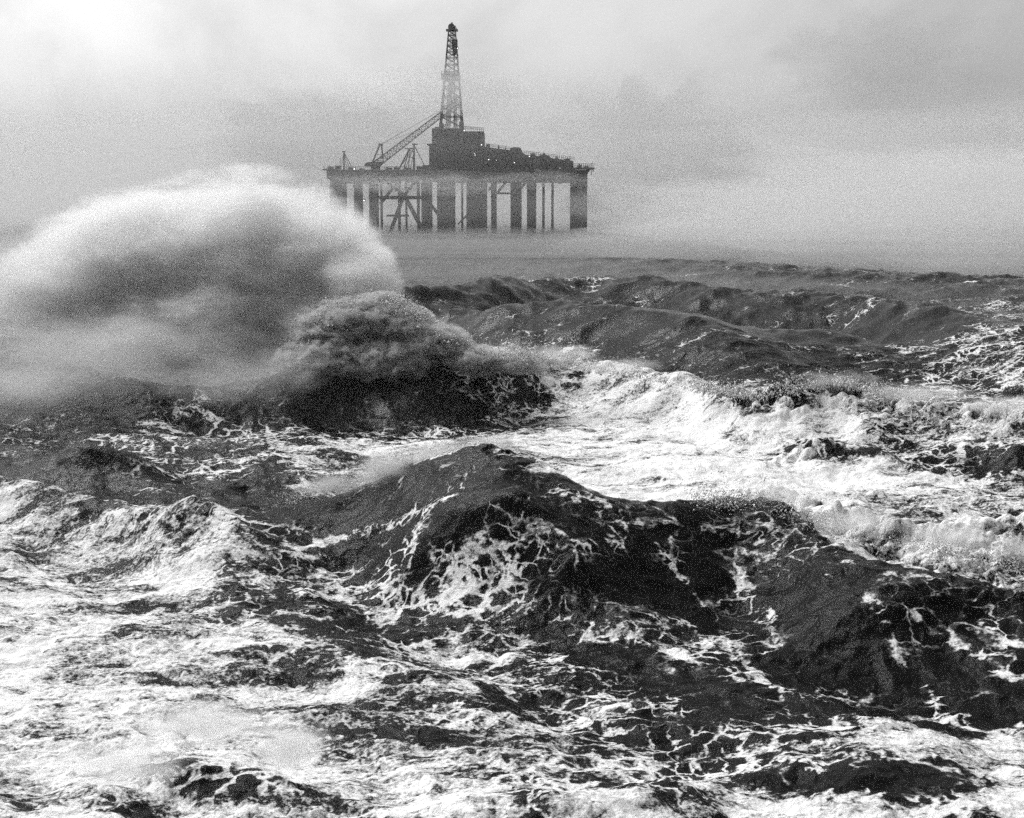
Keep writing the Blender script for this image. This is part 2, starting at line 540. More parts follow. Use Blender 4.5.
def spray(name, label, ells, dens, scale, cut=(.25, .75), aniso=.25, step=1.0, detail=4, stretch=(1, 1, 1), voxel=.8, col=.97, namp=1.2, rough=.6, grow=1.12, pw=1.0):
    ob = hull_mesh(name, ells, voxel=voxel, grow=grow)
    ob['kind'] = 'stuff'
    ob['label'] = label[0]; ob['category'] = label[1]
    m, n, l = new_mat(name)
    g = G(m.node_tree)
    P = g.pos()
    best = None
    for c, rad in ells:
        d = g.vec('LENGTH', g.vec('MULTIPLY', g.vec('SUBTRACT', P, tuple(c)), tuple(1 / a for a in rad)))
        best = d if best is None else g.math('SMOOTH_MIN', best, d, .35)
    nz = g.noise(g.vec('MULTIPLY', P, stretch), scale, detail, rough, .3)
    s = g.math('ADD', g.math('SUBTRACT', 1.0, best), g.math('MULTIPLY', g.math('SUBTRACT', nz, .5), namp))
    d = g.ramp(s, cut[0], cut[1], 0, 1)
    d = g.math('POWER', d, pw)
    # nothing outside the skin
    d = g.math('MULTIPLY', d, g.ramp(best, 1.0, 1.1, 1, 0))
    d = g.math('MULTIPLY', d, dens)
    v = n.new('ShaderNodeVolumePrincipled')
    v.inputs['Color'].default_value = (col, col, col, 1)
    v.inputs['Anisotropy'].default_value = aniso
    l.new(d, v.inputs['Density'])
    o = n.new('ShaderNodeOutputMaterial')
    l.new(v.outputs[0], o.inputs['Volume'])
    ob.data.materials.clear()
    ob.data.materials.append(m)
    m.cycles.volume_step_rate = step
    return ob


def E(px, py, Y, rx, ry, rd):
    """ellipsoid: centre seen at (px,py) at distance Y; radii given in the photo's pixels at that distance, depth in metres"""
    p = at_y(px, py, Y)
    return ((p.x, p.y, p.z), (rx * Y / F, rd, ry * Y / F))


# ------------------------------------------------------------------ world, sun
def world():
    w = bpy.data.worlds.new('World'); bpy.context.scene.world = w
    w.use_nodes = True
    nt = w.node_tree; nt.nodes.clear(); g = G(nt); n, l = nt.nodes, nt.links
    sk = n.new('ShaderNodeTexSky'); sk.sky_type = 'NISHITA'; sk.sun_disc = False
    sk.sun_elevation = SUN_EL; sk.sun_rotation = SUN_ROT
    sk.air_density = 1.0; sk.dust_density = 4.0; sk.ozone_density = 1
    bw = n.new('ShaderNodeRGBToBW'); l.new(sk.outputs[0], bw.inputs[0])
    tc = n.new('ShaderNodeTexCoord').outputs['Generated']
    p = g.vec('MULTIPLY', tc, (1, 1, 1.3))
    c1 = g.noise(g.vec('ADD', p, (3.1, .4, .7)), 4.2, 5, .55, .6)
    c2 = g.noise(g.vec('ADD', p, (.1, 5.4, 1.7)), 7.5, 5, .6, .4)
    f = g.math('ADD', g.math('MULTIPLY', c1, .72), g.math('MULTIPLY', c2, .28))
    f = g.ramp(f, .36, .64, .95, 1.27)
    v = g.math('MULTIPLY', g.math('MINIMUM', bw.outputs[0], 14), f)
    cc = n.new('ShaderNodeCombineXYZ')
    for i in range(3):
        l.new(v, cc.inputs[i])
    bg = n.new('ShaderNodeBackground'); l.new(cc.outputs[0], bg.inputs[0]); bg.inputs[1].default_value = SKY_STR
    o = n.new('ShaderNodeOutputWorld'); l.new(bg.outputs[0], o.inputs[0])
    s = bpy.data.lights.new('sun', 'SUN'); s.energy = SUN_STR; s.angle = math.radians(12)
    s.color = (1, 1, 1)
    so = bpy.data.objects.new('sun', s); C.objects.link(so)
    so.location = (-60, 200, 200)
    d = Vector((math.sin(SUN_ROT) * math.cos(SUN_EL), math.cos(SUN_ROT) * math.cos(SUN_EL), math.sin(SUN_EL)))
    so.rotation_euler = d.to_track_quat('Z', 'Y').to_euler()


SUN_EL = math.radians(50)
SUN_ROT = math.radians(-48)      # high, ahead and to the left
SUN_STR = 2.15
SKY_STR = .105

# ------------------------------------------------------------------ rig
RY = 550.0


def steel(name, v, rough=.7, rust=.5):
    m, n, l = new_mat(name)
    g = G(m.node_tree)
    a = g.noise(g.pos(), .5, 6, .65)
    b = g.noise(g.vec('MULTIPLY', g.pos(), (1, 1, .15)), 1.6, 4, .6)
    f = g.math('ADD', g.math('MULTIPLY', a, .5), g.math('MULTIPLY', b, .5))
    val = g.ramp(f, .3, .7, v * (1 - rust), v * (1 + rust))
    cc = n.new('ShaderNodeCombineXYZ')
    for i in range(3):
        l.new(val, cc.inputs[i])
    s = n.new('ShaderNodeBsdfPrincipled')
    l.new(cc.outputs[0], s.inputs['Base Color']); s.inputs['Roughness'].default_value = rough
    o = n.new('ShaderNodeOutputMaterial'); l.new(s.outputs[0], o.inputs[0])
    return m


class MB:
    def __init__(s):
        s.bm = bmesh.new()

    def box(s, a, b, bev=0.0):
        lo = [min(a[i], b[i]) for i in range(3)]; hi = [max(a[i], b[i]) for i in range(3)]
        r = bmesh.ops.create_cube(s.bm, size=1)
        for v in r['verts']:
            v.co = Vector([(lo[i] + hi[i]) / 2 + v.co[i] * (hi[i] - lo[i]) for i in range(3)])
        if bev:
            es = list({e for v in r['verts'] for e in v.link_edges})
            bmesh.ops.bevel(s.bm, geom=es, offset=bev, segments=2, affect='EDGES', profile=.6)
        return s

    def tube(s, a, b, r, r2=None, seg=12):
        a, b = Vector(a), Vector(b)
        d = b - a
        if d.length < 1e-6:
            return s
        mt = Matrix.Translation((a + b) / 2) @ d.to_track_quat('Z', 'Y').to_matrix().to_4x4()
        bmesh.ops.create_cone(s.bm, cap_ends=True, segments=seg, radius1=r, radius2=r if r2 is None else r2, depth=d.length, matrix=mt)
        return s

    def ball(s, c, r, sub=2):
        bmesh.ops.create_icosphere(s.bm, subdivisions=sub, radius=r, matrix=Matrix.Translation(c))
        return s

    def prism(s, poly, y0, y1):
        """poly in the (x, z) plane, extruded in depth"""
        a = [s.bm.verts.new((x, y0, z)) for x, z in poly]
        b = [s.bm.verts.new((x, y1, z)) for x, z in poly]
        s.bm.faces.new(a); s.bm.faces.new(b[::-1])
        k = len(poly)
        for i in range(k):
            s.bm.faces.new((a[i], b[i], b[(i + 1) % k], a[(i + 1) % k]))
        return s

    def build(s, name, mat, parent=None, smooth=False):
        bmesh.ops.recalc_face_normals(s.bm, faces=s.bm.faces)
        me = bpy.data.meshes.new(name)
        s.bm.to_mesh(me); s.bm.free()
        if smooth:
            for p in me.polygons:
                p.use_smooth = len(p.vertices) == 4
        me.materials.append(mat)
        o = bpy.data.objects.new(name, me); C.objects.link(o)
        if parent is not None:
            o.parent = parent
            base = parent
            off = Vector((0, 0, 0))
            while base is not None:
                off += base.location; base = base.parent
            me.transform(Matrix.Translation(-off))
        return o


def lattice(mb, a, b, w0, w1, n, r, rb):
    """square lattice boom from a to b"""
    a, b = Vector(a), Vector(b)
    d = (b - a).normalized()
    u = d.cross(Vector((0, 1, 0))).normalized(); v = d.cross(u).normalized()
    rings = []
    for i in range(n + 1):
        t = i / n; c = a.lerp(b, t); w = (w0 + (w1 - w0) * t) / 2
        rings.append([c + u * w * sx + v * w * sy for sx, sy in ((1, 1), (-1, 1), (-1, -1), (1, -1))])
    for k in range(4):
        mb.tube(rings[0][k], rings[-1][k], r, seg=6)
    for i in range(n + 1):
        for k in range(4):
            mb.tube(rings[i][k], rings[i][(k + 1) % 4], rb, seg=5)
            if i < n:
                if i % 2:
                    mb.tube(rings[i][k], rings[i + 1][(k + 1) % 4], rb, seg=5)
                else:
                    mb.tube(rings[i][(k + 1) % 4], rings[i + 1][k], rb, seg=5)
    return mb


def rig():
    dark = steel('weathered_dark_steel', .045)
    hullm = steel('painted_hull_steel', .06)
    grey = steel('grey_deck_steel', .08)
    yel = steel('pale_painted_steel', .14)
    glass, gn, gl = new_mat('lit_lamp')
    em = gn.new('ShaderNodeEmission'); em.inputs[1].default_value = 2
    oo = gn.new('ShaderNodeOutputMaterial'); gl.new(em.outputs[0], oo.inputs[0])

    root = bpy.data.objects.new('drilling_rig', None); C.objects.link(root)
    c = at_y(458, 235, RY)
    root.location = (c.x, RY, 0)
    root['label'] = 'dark offshore drilling rig with tall lattice derrick standing on columns in the misty sea'
    root['category'] = 'drilling rig'
    K = RY / F

    def P(px, py, dy=0):
        """point of the rig whose front plane stands at RY"""
        v = at_y(px, py, RY)
        return Vector((v.x, RY + dy, v.z))

    def X(px):
        return at_y(px, 200, RY).x

    def Zp(py):
        return at_y(512, py, RY).z
    # columns: (x0, x1, depth offset)
    for x0, x1, dy, top in ((328.8, 346, 6, 172), (353.3, 362.6, 34, 175), (368.5, 378.3, 14, 175), (421, 432, 30, 175),
                            (436.6, 455, 0, 175), (466, 487, 44, 175), (491, 496.7, 55, 175), (510.5, 521.7, 20, 175), (527, 536.3, 10, 175), (570.4, 587.7, 4, 170)):
        s = (RY + dy) / RY
        xa, xb = X(x0) * s, X(x1) * s
        r = (xb - xa) / 2
        zt = HC + (Zp(top) - HC) * s
        m = MB().tube((xa + r, RY + dy + r, -6), (xa + r, RY + dy + r, zt), r, seg=32)
        col = m.build('column', hullm, root, smooth=True)
        for k in range(5):
            z = 4.5 + k * 4.2
            if z < zt - 1:
                MB().tube((xa + r, RY + dy + r, z), (xa + r, RY + dy + r, z + .25), r + .16, seg=32).build('stiffener_ring', dark, col)
        ld = MB()
        lx = xa + r * .6
        ly = RY + dy + r - math.sqrt(max(r * r - (r * .4) ** 2, .01)) - .35
        for sx in (-.3, .3):
            ld.tube((lx + sx, ly, 0), (lx + sx, ly, zt), .07, seg=5)
        z = .4
        while z < zt:
            ld.tube((lx - .3, ly, z), (lx + .3, ly, z), .045, seg=5); z += .6
        ld.build('ladder', dark, col)
    # caissons and conductors
    for x0, x1, dy in ((380, 383, 8), (397.5, 401, 24), (405, 407.6, 14), (416.5, 420, 8), (461, 463.5, 20), (542, 545, 2), (551, 554, 2)):
        s = (RY + dy) / RY
        xa, xb = X(x0) * s, X(x1) * s
        MB().tube(((xa + xb) / 2, RY + dy, -6), ((xa + xb) / 2, RY + dy, Zp(176)), (xb - xa) / 2 * .85, seg=16).build('caisson', dark, root, smooth=True)
    # braces
    for a, b, dy, r in (((376, 197.5), (420, 197.5), 10, .65), ((383, 216), (406, 216), 16, .4), ((401.8, 194), (386.5, 236), 12, .75),
                        ((401.8, 194), (424, 236), 10, .8), ((402, 195), (383, 181), 12, .6), ((377, 204), (391, 186), 14, .6), ((391, 186), (396, 180), 14, .35),
                        ((403, 194), (414, 180), 12, .55), ((362, 231), (370, 219), 30, .7), ((430, 205), (438, 215), 6, .6),
                        ((353, 214), (346, 228), 20, .4), ((497, 192), (506.5, 180), 30, .45), ((496, 193), (511, 193), 30, .35), ((521.5, 188), (527, 180), 16, .45),
                        ((363, 181), (370, 189), 30, .45), ((487, 190), (492, 181), 46, .5), ((454, 226), (466, 214), 40, .35)):
        MB().tube(P(*a, dy), P(*b, dy), r, seg=12).build('brace', dark, root, smooth=True)
    # underdeck girders and hull of the deck
    d = MB()
    d.box((X(327), RY, Zp(179)), (X(432), RY + 62, Zp(169.5)), .25)
    d.box((X(430), RY - .4, Zp(181)), (X(576), RY + 62.4, Zp(168.4)), .25)
    for i in range(26):
        x = X(329 + i * 9.6)
        d.box((x, RY - .75, Zp(180.5 if i > 10 else 178.4)), (x + .45, RY + .1, Zp(170)))
    dk = d.build('deck', hullm, root)
    # plating under the deck
    g = MB()
    for i in range(14):
        x = X(334 + i * 17.6)
        g.box((x, RY + 1.5, Zp(182.2)), (x + .9, RY + 60, Zp(178.9)))
    g.build('under_deck_girder', dark, root)
    # deck railing left
    def rail(mb, pa, pb, h=1.15, n=12, dy=.2, r=.05):
        a = P(*pa, dy); b = P(*pb, dy)
        for k in range(n + 1):
            q = a.lerp(b, k / n)
            mb.tube(q, q + Vector((0, 0, h)), r, seg=4)
        for hh in (h, h * .5):
            mb.tube(a + Vector((0, 0, hh)), b + Vector((0, 0, hh)), r, seg=4)
    rl = MB()
    rail(rl, (327, 169.5), (429, 169.5), n=50)
    rl.build('railing', dark, root)
    rl = MB()
    rail(rl, (486, 147), (510, 150.6), n=12, h=1.3, r=.07)
    rl.build('railing', dark, root)
    rl = MB()
    rail(rl, (524, 154), (574, 160.4), n=24, h=1.2, r=.07)
    rl.build('railing', dark, root)
    rl = MB()
    rail(rl, (464, 129.6), (483.6, 131.2), n=10, h=1.2, r=.08)
    rl.build('railing', dark, root)
    rl = MB()
    rail(rl, (574, 168), (593, 168), n=10, h=1.6, r=.08)
    rl.build('railing', dark, root)
    # left end platform
    m = MB().box(P(322.5, 168.8, -1), P(334, 170.2, 10)).box(P(327, 166.6, 2), P(331.5, 169, 7), .1).box(P(334, 165.4, 3), P(338.5, 169.4, 8), .15)
    m.tube(P(324, 169), P(324, 166), .1)
    m.build('end_platform', grey, root)
    # equipment on the left deck
    for (x0, x1, y0, dy) in ((347, 353, 167.3, 4), (384, 390, 167.2, 6), (391, 396, 166.5, 12), (416, 424, 166.2, 5), (420, 429, 164.2, 14), (355, 360, 167.8, 14), (403, 410, 167.4, 4)):
        MB().box(P(x0, y0, dy), P(x1, 169.6, dy + 5), .15).box(P(x0 + 1, y0 - .7, dy + 1), P(x0 + 2.2, y0 + .1, dy + 2)).build('deck_unit', grey, root)
    # small mast with stays
    ms = MB().tube(P(343, 169.5, 3), P(343, 151.5, 3), .32, .2, seg=8).box(P(341.4, 150.8, 2.4), P(344.6, 152, 3.6))
    ms = ms.build('signal_mast', dark, root)
    st = MB()
    for q in ((352, 169), (349, 169), (340.2, 166.5), (346, 169)):
        st.tube(P(343, 152, 3), P(*q, 3), .1, seg=5)
    st.tube(P(340.2, 158), P(340.2, 166), .1, seg=5)
    st.build('stay', dark, ms)
    # masts at mid deck
    ms = MB()
    ms.tube(P(413, 169.5, 6), P(413, 143.5, 6), .42, .28, seg=8).box(P(410.8, 143, 5.4), P(416.6, 144.2, 6.6))
    ms.tube(P(407.5, 148, 10), P(396.5, 169.5, 10), .28, seg=8).tube(P(407.5, 148, 10), P(401.5, 169.5, 10), .2, seg=8)
    ms.tube(P(408.3, 147.6, 10), P(405.6, 169.5, 14), .18, seg=8).box(P(402.8, 147.2, 9.5), P(411.6, 148.2, 10.5))
    ms = ms.build('gin_pole_frame', dark, root)
    st = MB()
    for a, q in (((413.4, 145), (424.5, 167)), ((414, 147), (421, 160)), ((413, 146), (404, 169)), ((411, 150), (398, 168)), ((413, 152), (409, 169))):
        st.tube(P(*a, 6), P(*q, 6), .13, seg=5)
    st.tube(P(413, 157, 6), P(406, 157, 8), .12, seg=5)
    st.build('stay', dark, ms)
    # crane
    cr = MB().tube(P(373.5, 170, 8), P(373.5, 165.8, 8), 1.7, seg=20)
    cr = cr.build('crane', grey, root, smooth=True)
    MB().prism([(P(363, 166).x, P(363, 166).z), (P(362.6, 163.8).x, P(0, 163.8).z), (P(366, 161.6).x, P(0, 161.6).z), (P(380.5, 161.2).x, P(0, 161.2).z), (P(379, 165).x, P(0, 165).z), (P(376, 166.6).x, P(0, 166.6).z)], RY + 6, RY + 10.5).build('cab', grey, cr)
    bm = lattice(MB(), P(374, 164, 8), P(458, 99.5, 8), 2.5, 1.5, 26, .17, .1)
    bm.build('boom', yel, cr)
    mm = MB().tube(P(370.5, 161.5, 7), P(377.8, 143.8, 7), .2, seg=6).tube(P(381, 158, 7), P(379.6, 143.8, 7), .24, seg=6).tube(P(373.5, 153.5, 7), P(381, 154.5, 7), .12, seg=5)
    mm.tube(P(370.5, 161.5, 9.5), P(377.8, 143.8, 9.5), .2, seg=6).tube(P(381, 158, 9.5), P(379.6, 143.8, 9.5), .24, seg=6).box(P(376.8, 142.8, 6.5), P(380.8, 144.6, 10))
    mm.build('gantry', dark, cr)
    MB().tube(P(379, 143.6, 8), P(456, 99.8, 8), .09, seg=5).tube(P(378.4, 143.6, 8.4), P(420, 128, 8), .07, seg=5).tube(P(458, 100, 8), P(458, 112, 8), .08, seg=5).build('hoist_cable', dark, cr)
    # second crane boom, stowed, by the derrick
    # drill floor block and houses
    hb = MB()
    hb.box(P(431.5, 127.8, 2), P(463.5, 170, 26), .3)
    hb.box(P(428.8, 144.3, 1), P(432.5, 170, 26), .2)
    hb.box(P(462.5, 130.8, 3), P(483.8, 170, 25), .3)
    hb.box(P(427, 143.6, 0), P(431, 145, 6))
    hb.box(P(434, 126.2, 4), P(440, 128, 10), .1)
    hb = hb.build('drill_floor_house', hullm, root)
    tr = MB()
    for i in range(9):
        tr.box(P(433 + i * 6, 131.5 if i > 4 else 129, 1.6 if i < 5 else 2.6), P(433.7 + i * 6, 169, 2.2 if i < 5 else 3.2))
    for k in range(4):
        tr.box(P(432, 135 + k * 8.5, 1.5), P(463, 135.5 + k * 8.5, 2.1))
    tr.build('wall_stiffener', dark, hb)
    for x, y in ((437, 140), (443, 140), (451, 141), (440, 150), (455, 152), (468, 140), (475, 141), (470, 152)):
        MB().box(P(x, y, 1.85 if x < 463 else 2.85), P(x + 1.6, y + 1.6, 2.3)).build('window', yel, hb)
    # right superstructure, stepping down
    xs = MB()
    xs.prism([(P(x, 0).x, Zp(y)) for x, y in ((483.5, 172), (483.5, 146.5), (497, 148.4), (510, 150), (510, 148.2), (513, 147), (520.5, 147.4), (523, 152.6), (526, 154.6), (538, 156), (541, 154.8), (549, 155.4), (552, 157.8), (574.5, 160.8), (574.5, 172))], RY + 1, RY + 30)
    xs = xs.build('accommodation_block', hullm, root)
    dt = MB()
    for x, y, w, h in ((487, 152, 9, .8), (498, 158, 24, .8), (486, 164, 40, .8), (527, 163, 46, .7), (500, 152.5, 4, 4), (530, 158.5, 3, 4), (545, 160, 4, 3.2), (560, 162, 5, 3), (512, 160, 6, 4), (490, 158, 4, 4)):
        dt.box(P(x, y, .2), P(x + w, y + h, 1.2))
    for i in range(10):
        dt.tube(P(489 + i * 9, 168, .6), P(489 + i * 9, 158 + i * .4, .6), .18, seg=6)
    dt.build('walkway', dark, xs)
    for i, (x, y) in enumerate(((493, 155.4), (503, 161), (507, 156), (518, 156.4), (534, 165), (549, 166), (557, 166), (566, 167))):
        MB().box(P(x, y, .8), P(x + 2, y + 1.8, 1.1)).build('window', yel, xs)
    for x, y, w, h in ((486, 143.6, 3.4, 4), (498, 145.2, 1.2, 4), (505, 146.6, 1, 3), (531, 152.8, 5, 3.4), (556, 156.6, 3, 3), (565, 158, 6, 2.6), (543, 153.2, 3, 2.4)):
        MB().box(P(x, y, 6), P(x + w, y + h, 11), .12).tube(P(x + w / 2, y, 8), P(x + w / 2, y - 1.4, 8), .12, seg=5).build('roof_unit', dark, xs)
    # right end platform with winch
    ep = MB().box(P(572, 167.4, 0), P(594.5, 169, 14)).prism([(P(588, 0).x, Zp(169)), (P(592, 0).x, Zp(169)), (P(588, 0).x, Zp(176))], RY + 2, RY + 3)
    ep.box(P(578, 164.6, 3), P(582, 167.6, 9), .2).tube(P(580, 165, 6), P(580, 163, 6), .3, seg=8).box(P(585, 165.6, 3), P(589, 167.6, 9), .2).tube(P(591.5, 168, 2), P(591.5, 175, 2), .12, seg=5).tube(P(593.5, 168, 2), P(593.5, 172, 2), .12, seg=5)
    ep.build('end_platform', grey, root)
    # derrick
    der = MB()
    x0, x1, y0 = 441, 463, 128
    t0, t1, yt = 449.6, 456.4, 31
    Z0, Z1 = Zp(y0), Zp(yt)
    cx = X(452); w0 = (X(x1) - X(x0)) / 2; w1 = (X(t1) - X(t0)) / 2
    cx1 = X(453)
    cy = RY + 13
    sc = cy / RY
    Z0 = HC + (Z0 - HC) * sc; Z1 = HC + (Z1 - HC) * sc; cx *= sc; cx1 *= sc
    def ring(t):
        w = (w0 + (w1 - w0) * t) * sc; x = cx + (cx1 - cx) * t; z = Z0 + (Z1 - Z0) * t
        return [Vector((x + w * a, cy + w * b, z)) for a, b in ((-1, -1), (1, -1), (1, 1), (-1, 1))]
    ts = [0]
    step = .115
    while ts[-1] < 1 - 1e-3:
        ts.append(min(ts[-1] + step, 1)); step *= .93
    if ts[-1] - ts[-2] < .02:
        ts.pop(-2)
    for k in range(4):
        der.tube(ring(0)[k], ring(1)[k], .38, .17, seg=8)
    for a, b in zip(ts[:-1], ts[1:]):
        A, B = ring(a), ring(b)
        M = [(A[k] + A[(k + 1) % 4]) / 2 for k in range(4)]
        for k in range(4):
            q = (k + 1) % 4
            der.tube(B[k], B[q], .14, seg=6)
            der.tube(A[k], B[q], .11, seg=6)
            der.tube(A[q], B[k], .11, seg=6)
    der = der.build('derrick', dark, root)
    tp = ring(1)
    cz = Z1
    cb = MB().box((tp[0].x - .9, cy - 2.4, cz), (tp[1].x + .9, cy + 2.4, cz + .5)).box((cx1 - 1.4, cy - 1.2, cz + .5), (cx1 + 1.4, cy + 1.2, cz + 1.9), .2)
    cb.tube((cx1 - .2, cy - .6, cz + 1.5), (cx1 - .2, cy + .6, cz + 1.5), 1.25, seg=20)
    cb.tube((cx1, cy, cz + 1.5), (cx1, cy, cz + 3.2), .5, .25, seg=8).tube((tp[0].x, cy, cz), (tp[0].x, cy, cz + 1.3), .1, seg=5).tube((tp[1].x + .4, cy, cz), (tp[1].x + .4, cy, cz + 1.3), .1, seg=5)
    cb.build('crown_block', dark, der)
    tb = MB()
    q = P(453.3, 40, 13)
    tb.box(q + Vector((-1.1, -.7, -1.6)), q + Vector((1.1, .7, 1.7)), .3).box(q + Vector((-.8, -.5, -4.2)), q + Vector((.6, .5, -1.7)), .2)
    for s in (-.5, 0, .5):
        tb.tube(q + Vector((s, 0, 0)), Vector((q.x + s, cy, Z1)), .09, seg=5)
    tb.tube(q + Vector((-.2, 0, -4)), Vector((q.x - .4, cy, Z0)), .22, seg=6).tube(q + Vector((1.2, 0, -4)), Vector((q.x + 2.2, cy, Z0)), .16, seg=6)
    tb.build('travelling_block', dark, der)
    mb = MB()
    a = P(439.8, 71.5, 8); b = P(459, 76.5, 16)
    mb.box(a, (b.x, b.y, b.z)).box(P(439.8, 69, 7.8), P(458.5, 69.5, 8.1))
    for i in range(5):
        mb.tube(P(440 + i * 4.6, 71.5, 8), P(440 + i * 4.6, 68.8, 8), .09, seg=5)
    mb.build('monkey_board', grey, der)
    # drill pipe racked in the derrick
    pr = MB()
    for i in range(5):
        pr.tube((cx - w0 * .55 + i * .4, cy + 1, Z0), (cx1 - w1 * .9 + i * .35, cy + 1, Zp(74)), .13, seg=6)
    for i in range(4):
        pr.tube((cx + w0 * .25 + i * .4, cy - 1, Z0), (cx1 + w1 * .35 + i * .3, cy - 1, Zp(96)), .13, seg=6)
    pr.build('racked_pipe', dark, der)
    A = ring(0)   # wind walls round the foot of the derrick
    MB().box((A[0].x - .3, cy - w0 - .35, Z0), (A[0].x + 1.2, cy + w0, Z0 + 1.6)).build('wind_wall', hullm, der)
    MB().box((A[1].x - 1.2, cy - w0 - .3, Z0), (A[1].x + .35, cy + w0, Z0 + 2.2)).build('wind_wall', hullm, der)
    # lamps
    for x, y, r, dy in ((464.2, 130.4, .42, 1), (481.5, 144.8, .38, 0), (488.6, 159.6, .36, 0), (496.4, 160.3, .2, 0), (514.4, 162.6, .3, 0), (529.4, 156.4, .34, 0),
                        (457.1, 46.5, .36, 6), (361.8, 200.5, .5, 8), (354.2, 169, .42, 0), (475, 155, .26, 1), (560, 168.2, .2, 0), (474.5, 153.4, .2, 1)):
        fl = MB().box(P(x, y, dy) + Vector((-r, .0, -r)), P(x, y, dy) + Vector((r, .5, r * 1.4)), .05).build('floodlight', grey, root)
        MB().ball(P(x, y, dy) + Vector((0, -.1, 0)), r * .5, 2).build('bulb', glass, fl)
    return root


# ------------------------------------------------------------------ assemble
import os
QQ = .85
sea = build_sea(QQ)
sea.data.materials.append(sea_material())
rig()
world()

# air: one even box of haze round everything
def haze(dens):
    bm = bmesh.new()
    bmesh.ops.create_cube(bm, size=1)
    for v in bm.verts:
        v.co = Vector((v.co.x * 20000, v.co.y * 20000, -14 + (v.co.z + .5) * (104 + 0)))
    me = bpy.data.meshes.new('haze'); bm.to_mesh(me); bm.free()
    ob = bpy.data.objects.new('haze', me); C.objects.link(ob)
    ob['kind'] = 'stuff'; ob['label'] = 'pale grey haze over the whole stormy sea'; ob['category'] = 'haze'
    m, n, l = new_mat('haze')
    v = n.new('ShaderNodeVolumePrincipled')
    v.inputs['Color'].default_value = (.93, .93, .93, 1)
    v.inputs['Density'].default_value = dens
    v.inputs['Anisotropy'].default_value = .2
    o = n.new('ShaderNodeOutputMaterial'); l.new(v.outputs[0], o.inputs['Volume'])
    me.materials.append(m)


haze(.00012)



def mist(name, label, c, rad, dens, bump=.12, nscale=1.0, sub=5, an=.2, seed=0, col=.86):
    bm = bmesh.new()
    bmesh.ops.create_icosphere(bm, subdivisions=sub, radius=1)
    co = np.array([v.co[:] for v in bm.verts])
    q = co * 2.2 * nscale + seed * 3.1
    nn = noise3(q[:, 0], q[:, 1], q[:, 2], 90) + .5 * noise3(q[:, 0] * 2.3, q[:, 1] * 2.3, q[:, 2] * 2.3, 91) + .25 * noise3(q[:, 0] * 5, q[:, 1] * 5, q[:, 2] * 5, 92)
    for v, k in zip(bm.verts, nn):
        f = 1 + bump * float(k) * 2
        v.co = Vector((c[0] + v.co.x * rad[0] * f, c[1] + v.co.y * rad[1] * f, c[2] + v.co.z * rad[2] * f))
    me = bpy.data.meshes.new(name); bm.to_mesh(me); bm.free()
    for p in me.polygons:
        p.use_smooth = True
    ob = bpy.data.objects.new(name, me); C.objects.link(ob)
    ob['kind'] = 'stuff'; ob['label'] = label; ob['category'] = 'mist'
    m, n, l = new_mat(name)
    v = n.new('ShaderNodeVolumePrincipled')
    v.inputs['Color'].default_value = (col, col, col, 1)
    v.inputs['Density'].default_value = dens
    v.inputs['Anisotropy'].default_value = an
    o = n.new('ShaderNodeOutputMaterial'); l.new(v.outputs[0], o.inputs['Volume'])
    me.materials.append(m)
    return ob


mist('mist_bank', 'pale bank of mist lying over the far sea around and behind the drilling rig', (100, 1080, -5), (1500, 650, 80), .0021, bump=.14, nscale=2.2, sub=6)
mist('low_mist', 'thin grey layer of spindrift lying low over the far swells', (60, 450, 0), (900, 200, 5.8), .015, bump=.28, nscale=4, sub=6, seed=2, col=.5)
q = at_y(1060, 262, 430)
mist('low_mist', 'bright low drift of spindrift over the far sea on the right', (q.x, 430, 6), (128, 135, 27), .012, bump=.2, nscale=1.6, seed=3, col=.9)
for px, py, Y, rx, ry, rd, dn, cl, sd, lb in (
        (340, 150, 850, 120, 52, 90, .010, .5, 21, 'dark smudge of mist in the sky left of the drilling rig'),
        (640, 150, 820, 85, 55, 150, .0045, .6, 22, 'dark smudge of mist in the sky right of the drilling rig'),
        (1010, 190, 800, 60, 60, 70, .009, .5, 23, 'dark smudge of mist at the right edge of the photo'),
        (880, 60, 850, 90, 45, 70, .004, .55, 26, 'faint grey smudge of mist high on the right'),
        (760, 205, 640, 130, 30, 60, .007, .97, 24, 'bright drift of mist low in the sky right of the rig'),
        (395, 92, 760, 60, 20, 50, .008, .99, 25, 'bright patch of mist to the left of the lattice derrick')):
    q = at_y(px, py, Y)
    mist('mist_patch', lb, tuple(q), (rx * Y / F, rd, ry * Y / F), dn, bump=.3, nscale=1.5, seed=sd, col=cl)
q = at_y(455, 186, 522)
mist('mist_wisp', 'thin wisp of mist drifting across the legs just under the middle of the rig deck', tuple(q), (26, 14, 3.6), .02, bump=.35, nscale=1.8, seed=5)
q = at_y(372, 184, 522)
mist('mist_wisp', 'thin wisp of mist under the left part of the rig deck', tuple(q), (17, 10, 3.2), .022, bump=.35, nscale=1.8, seed=15)
q = at_y(545, 180, 522)
mist('mist_wisp', 'thin wisp of mist under the right part of the rig deck', tuple(q), (15, 10, 3), .022, bump=.35, nscale=1.8, seed=16)
q = at_y(450, 90, 530)
mist('mist_wisp', 'faint patch of mist hiding the middle of the lattice derrick', tuple(q), (24, 12, 9), .04, bump=.3, seed=7)
q = at_y(585, 205, 520)
mist('mist_wisp', 'small puff of mist in front of the right end column of the rig', tuple(q), (10, 8, 4.0), .035, bump=.3, seed=8)

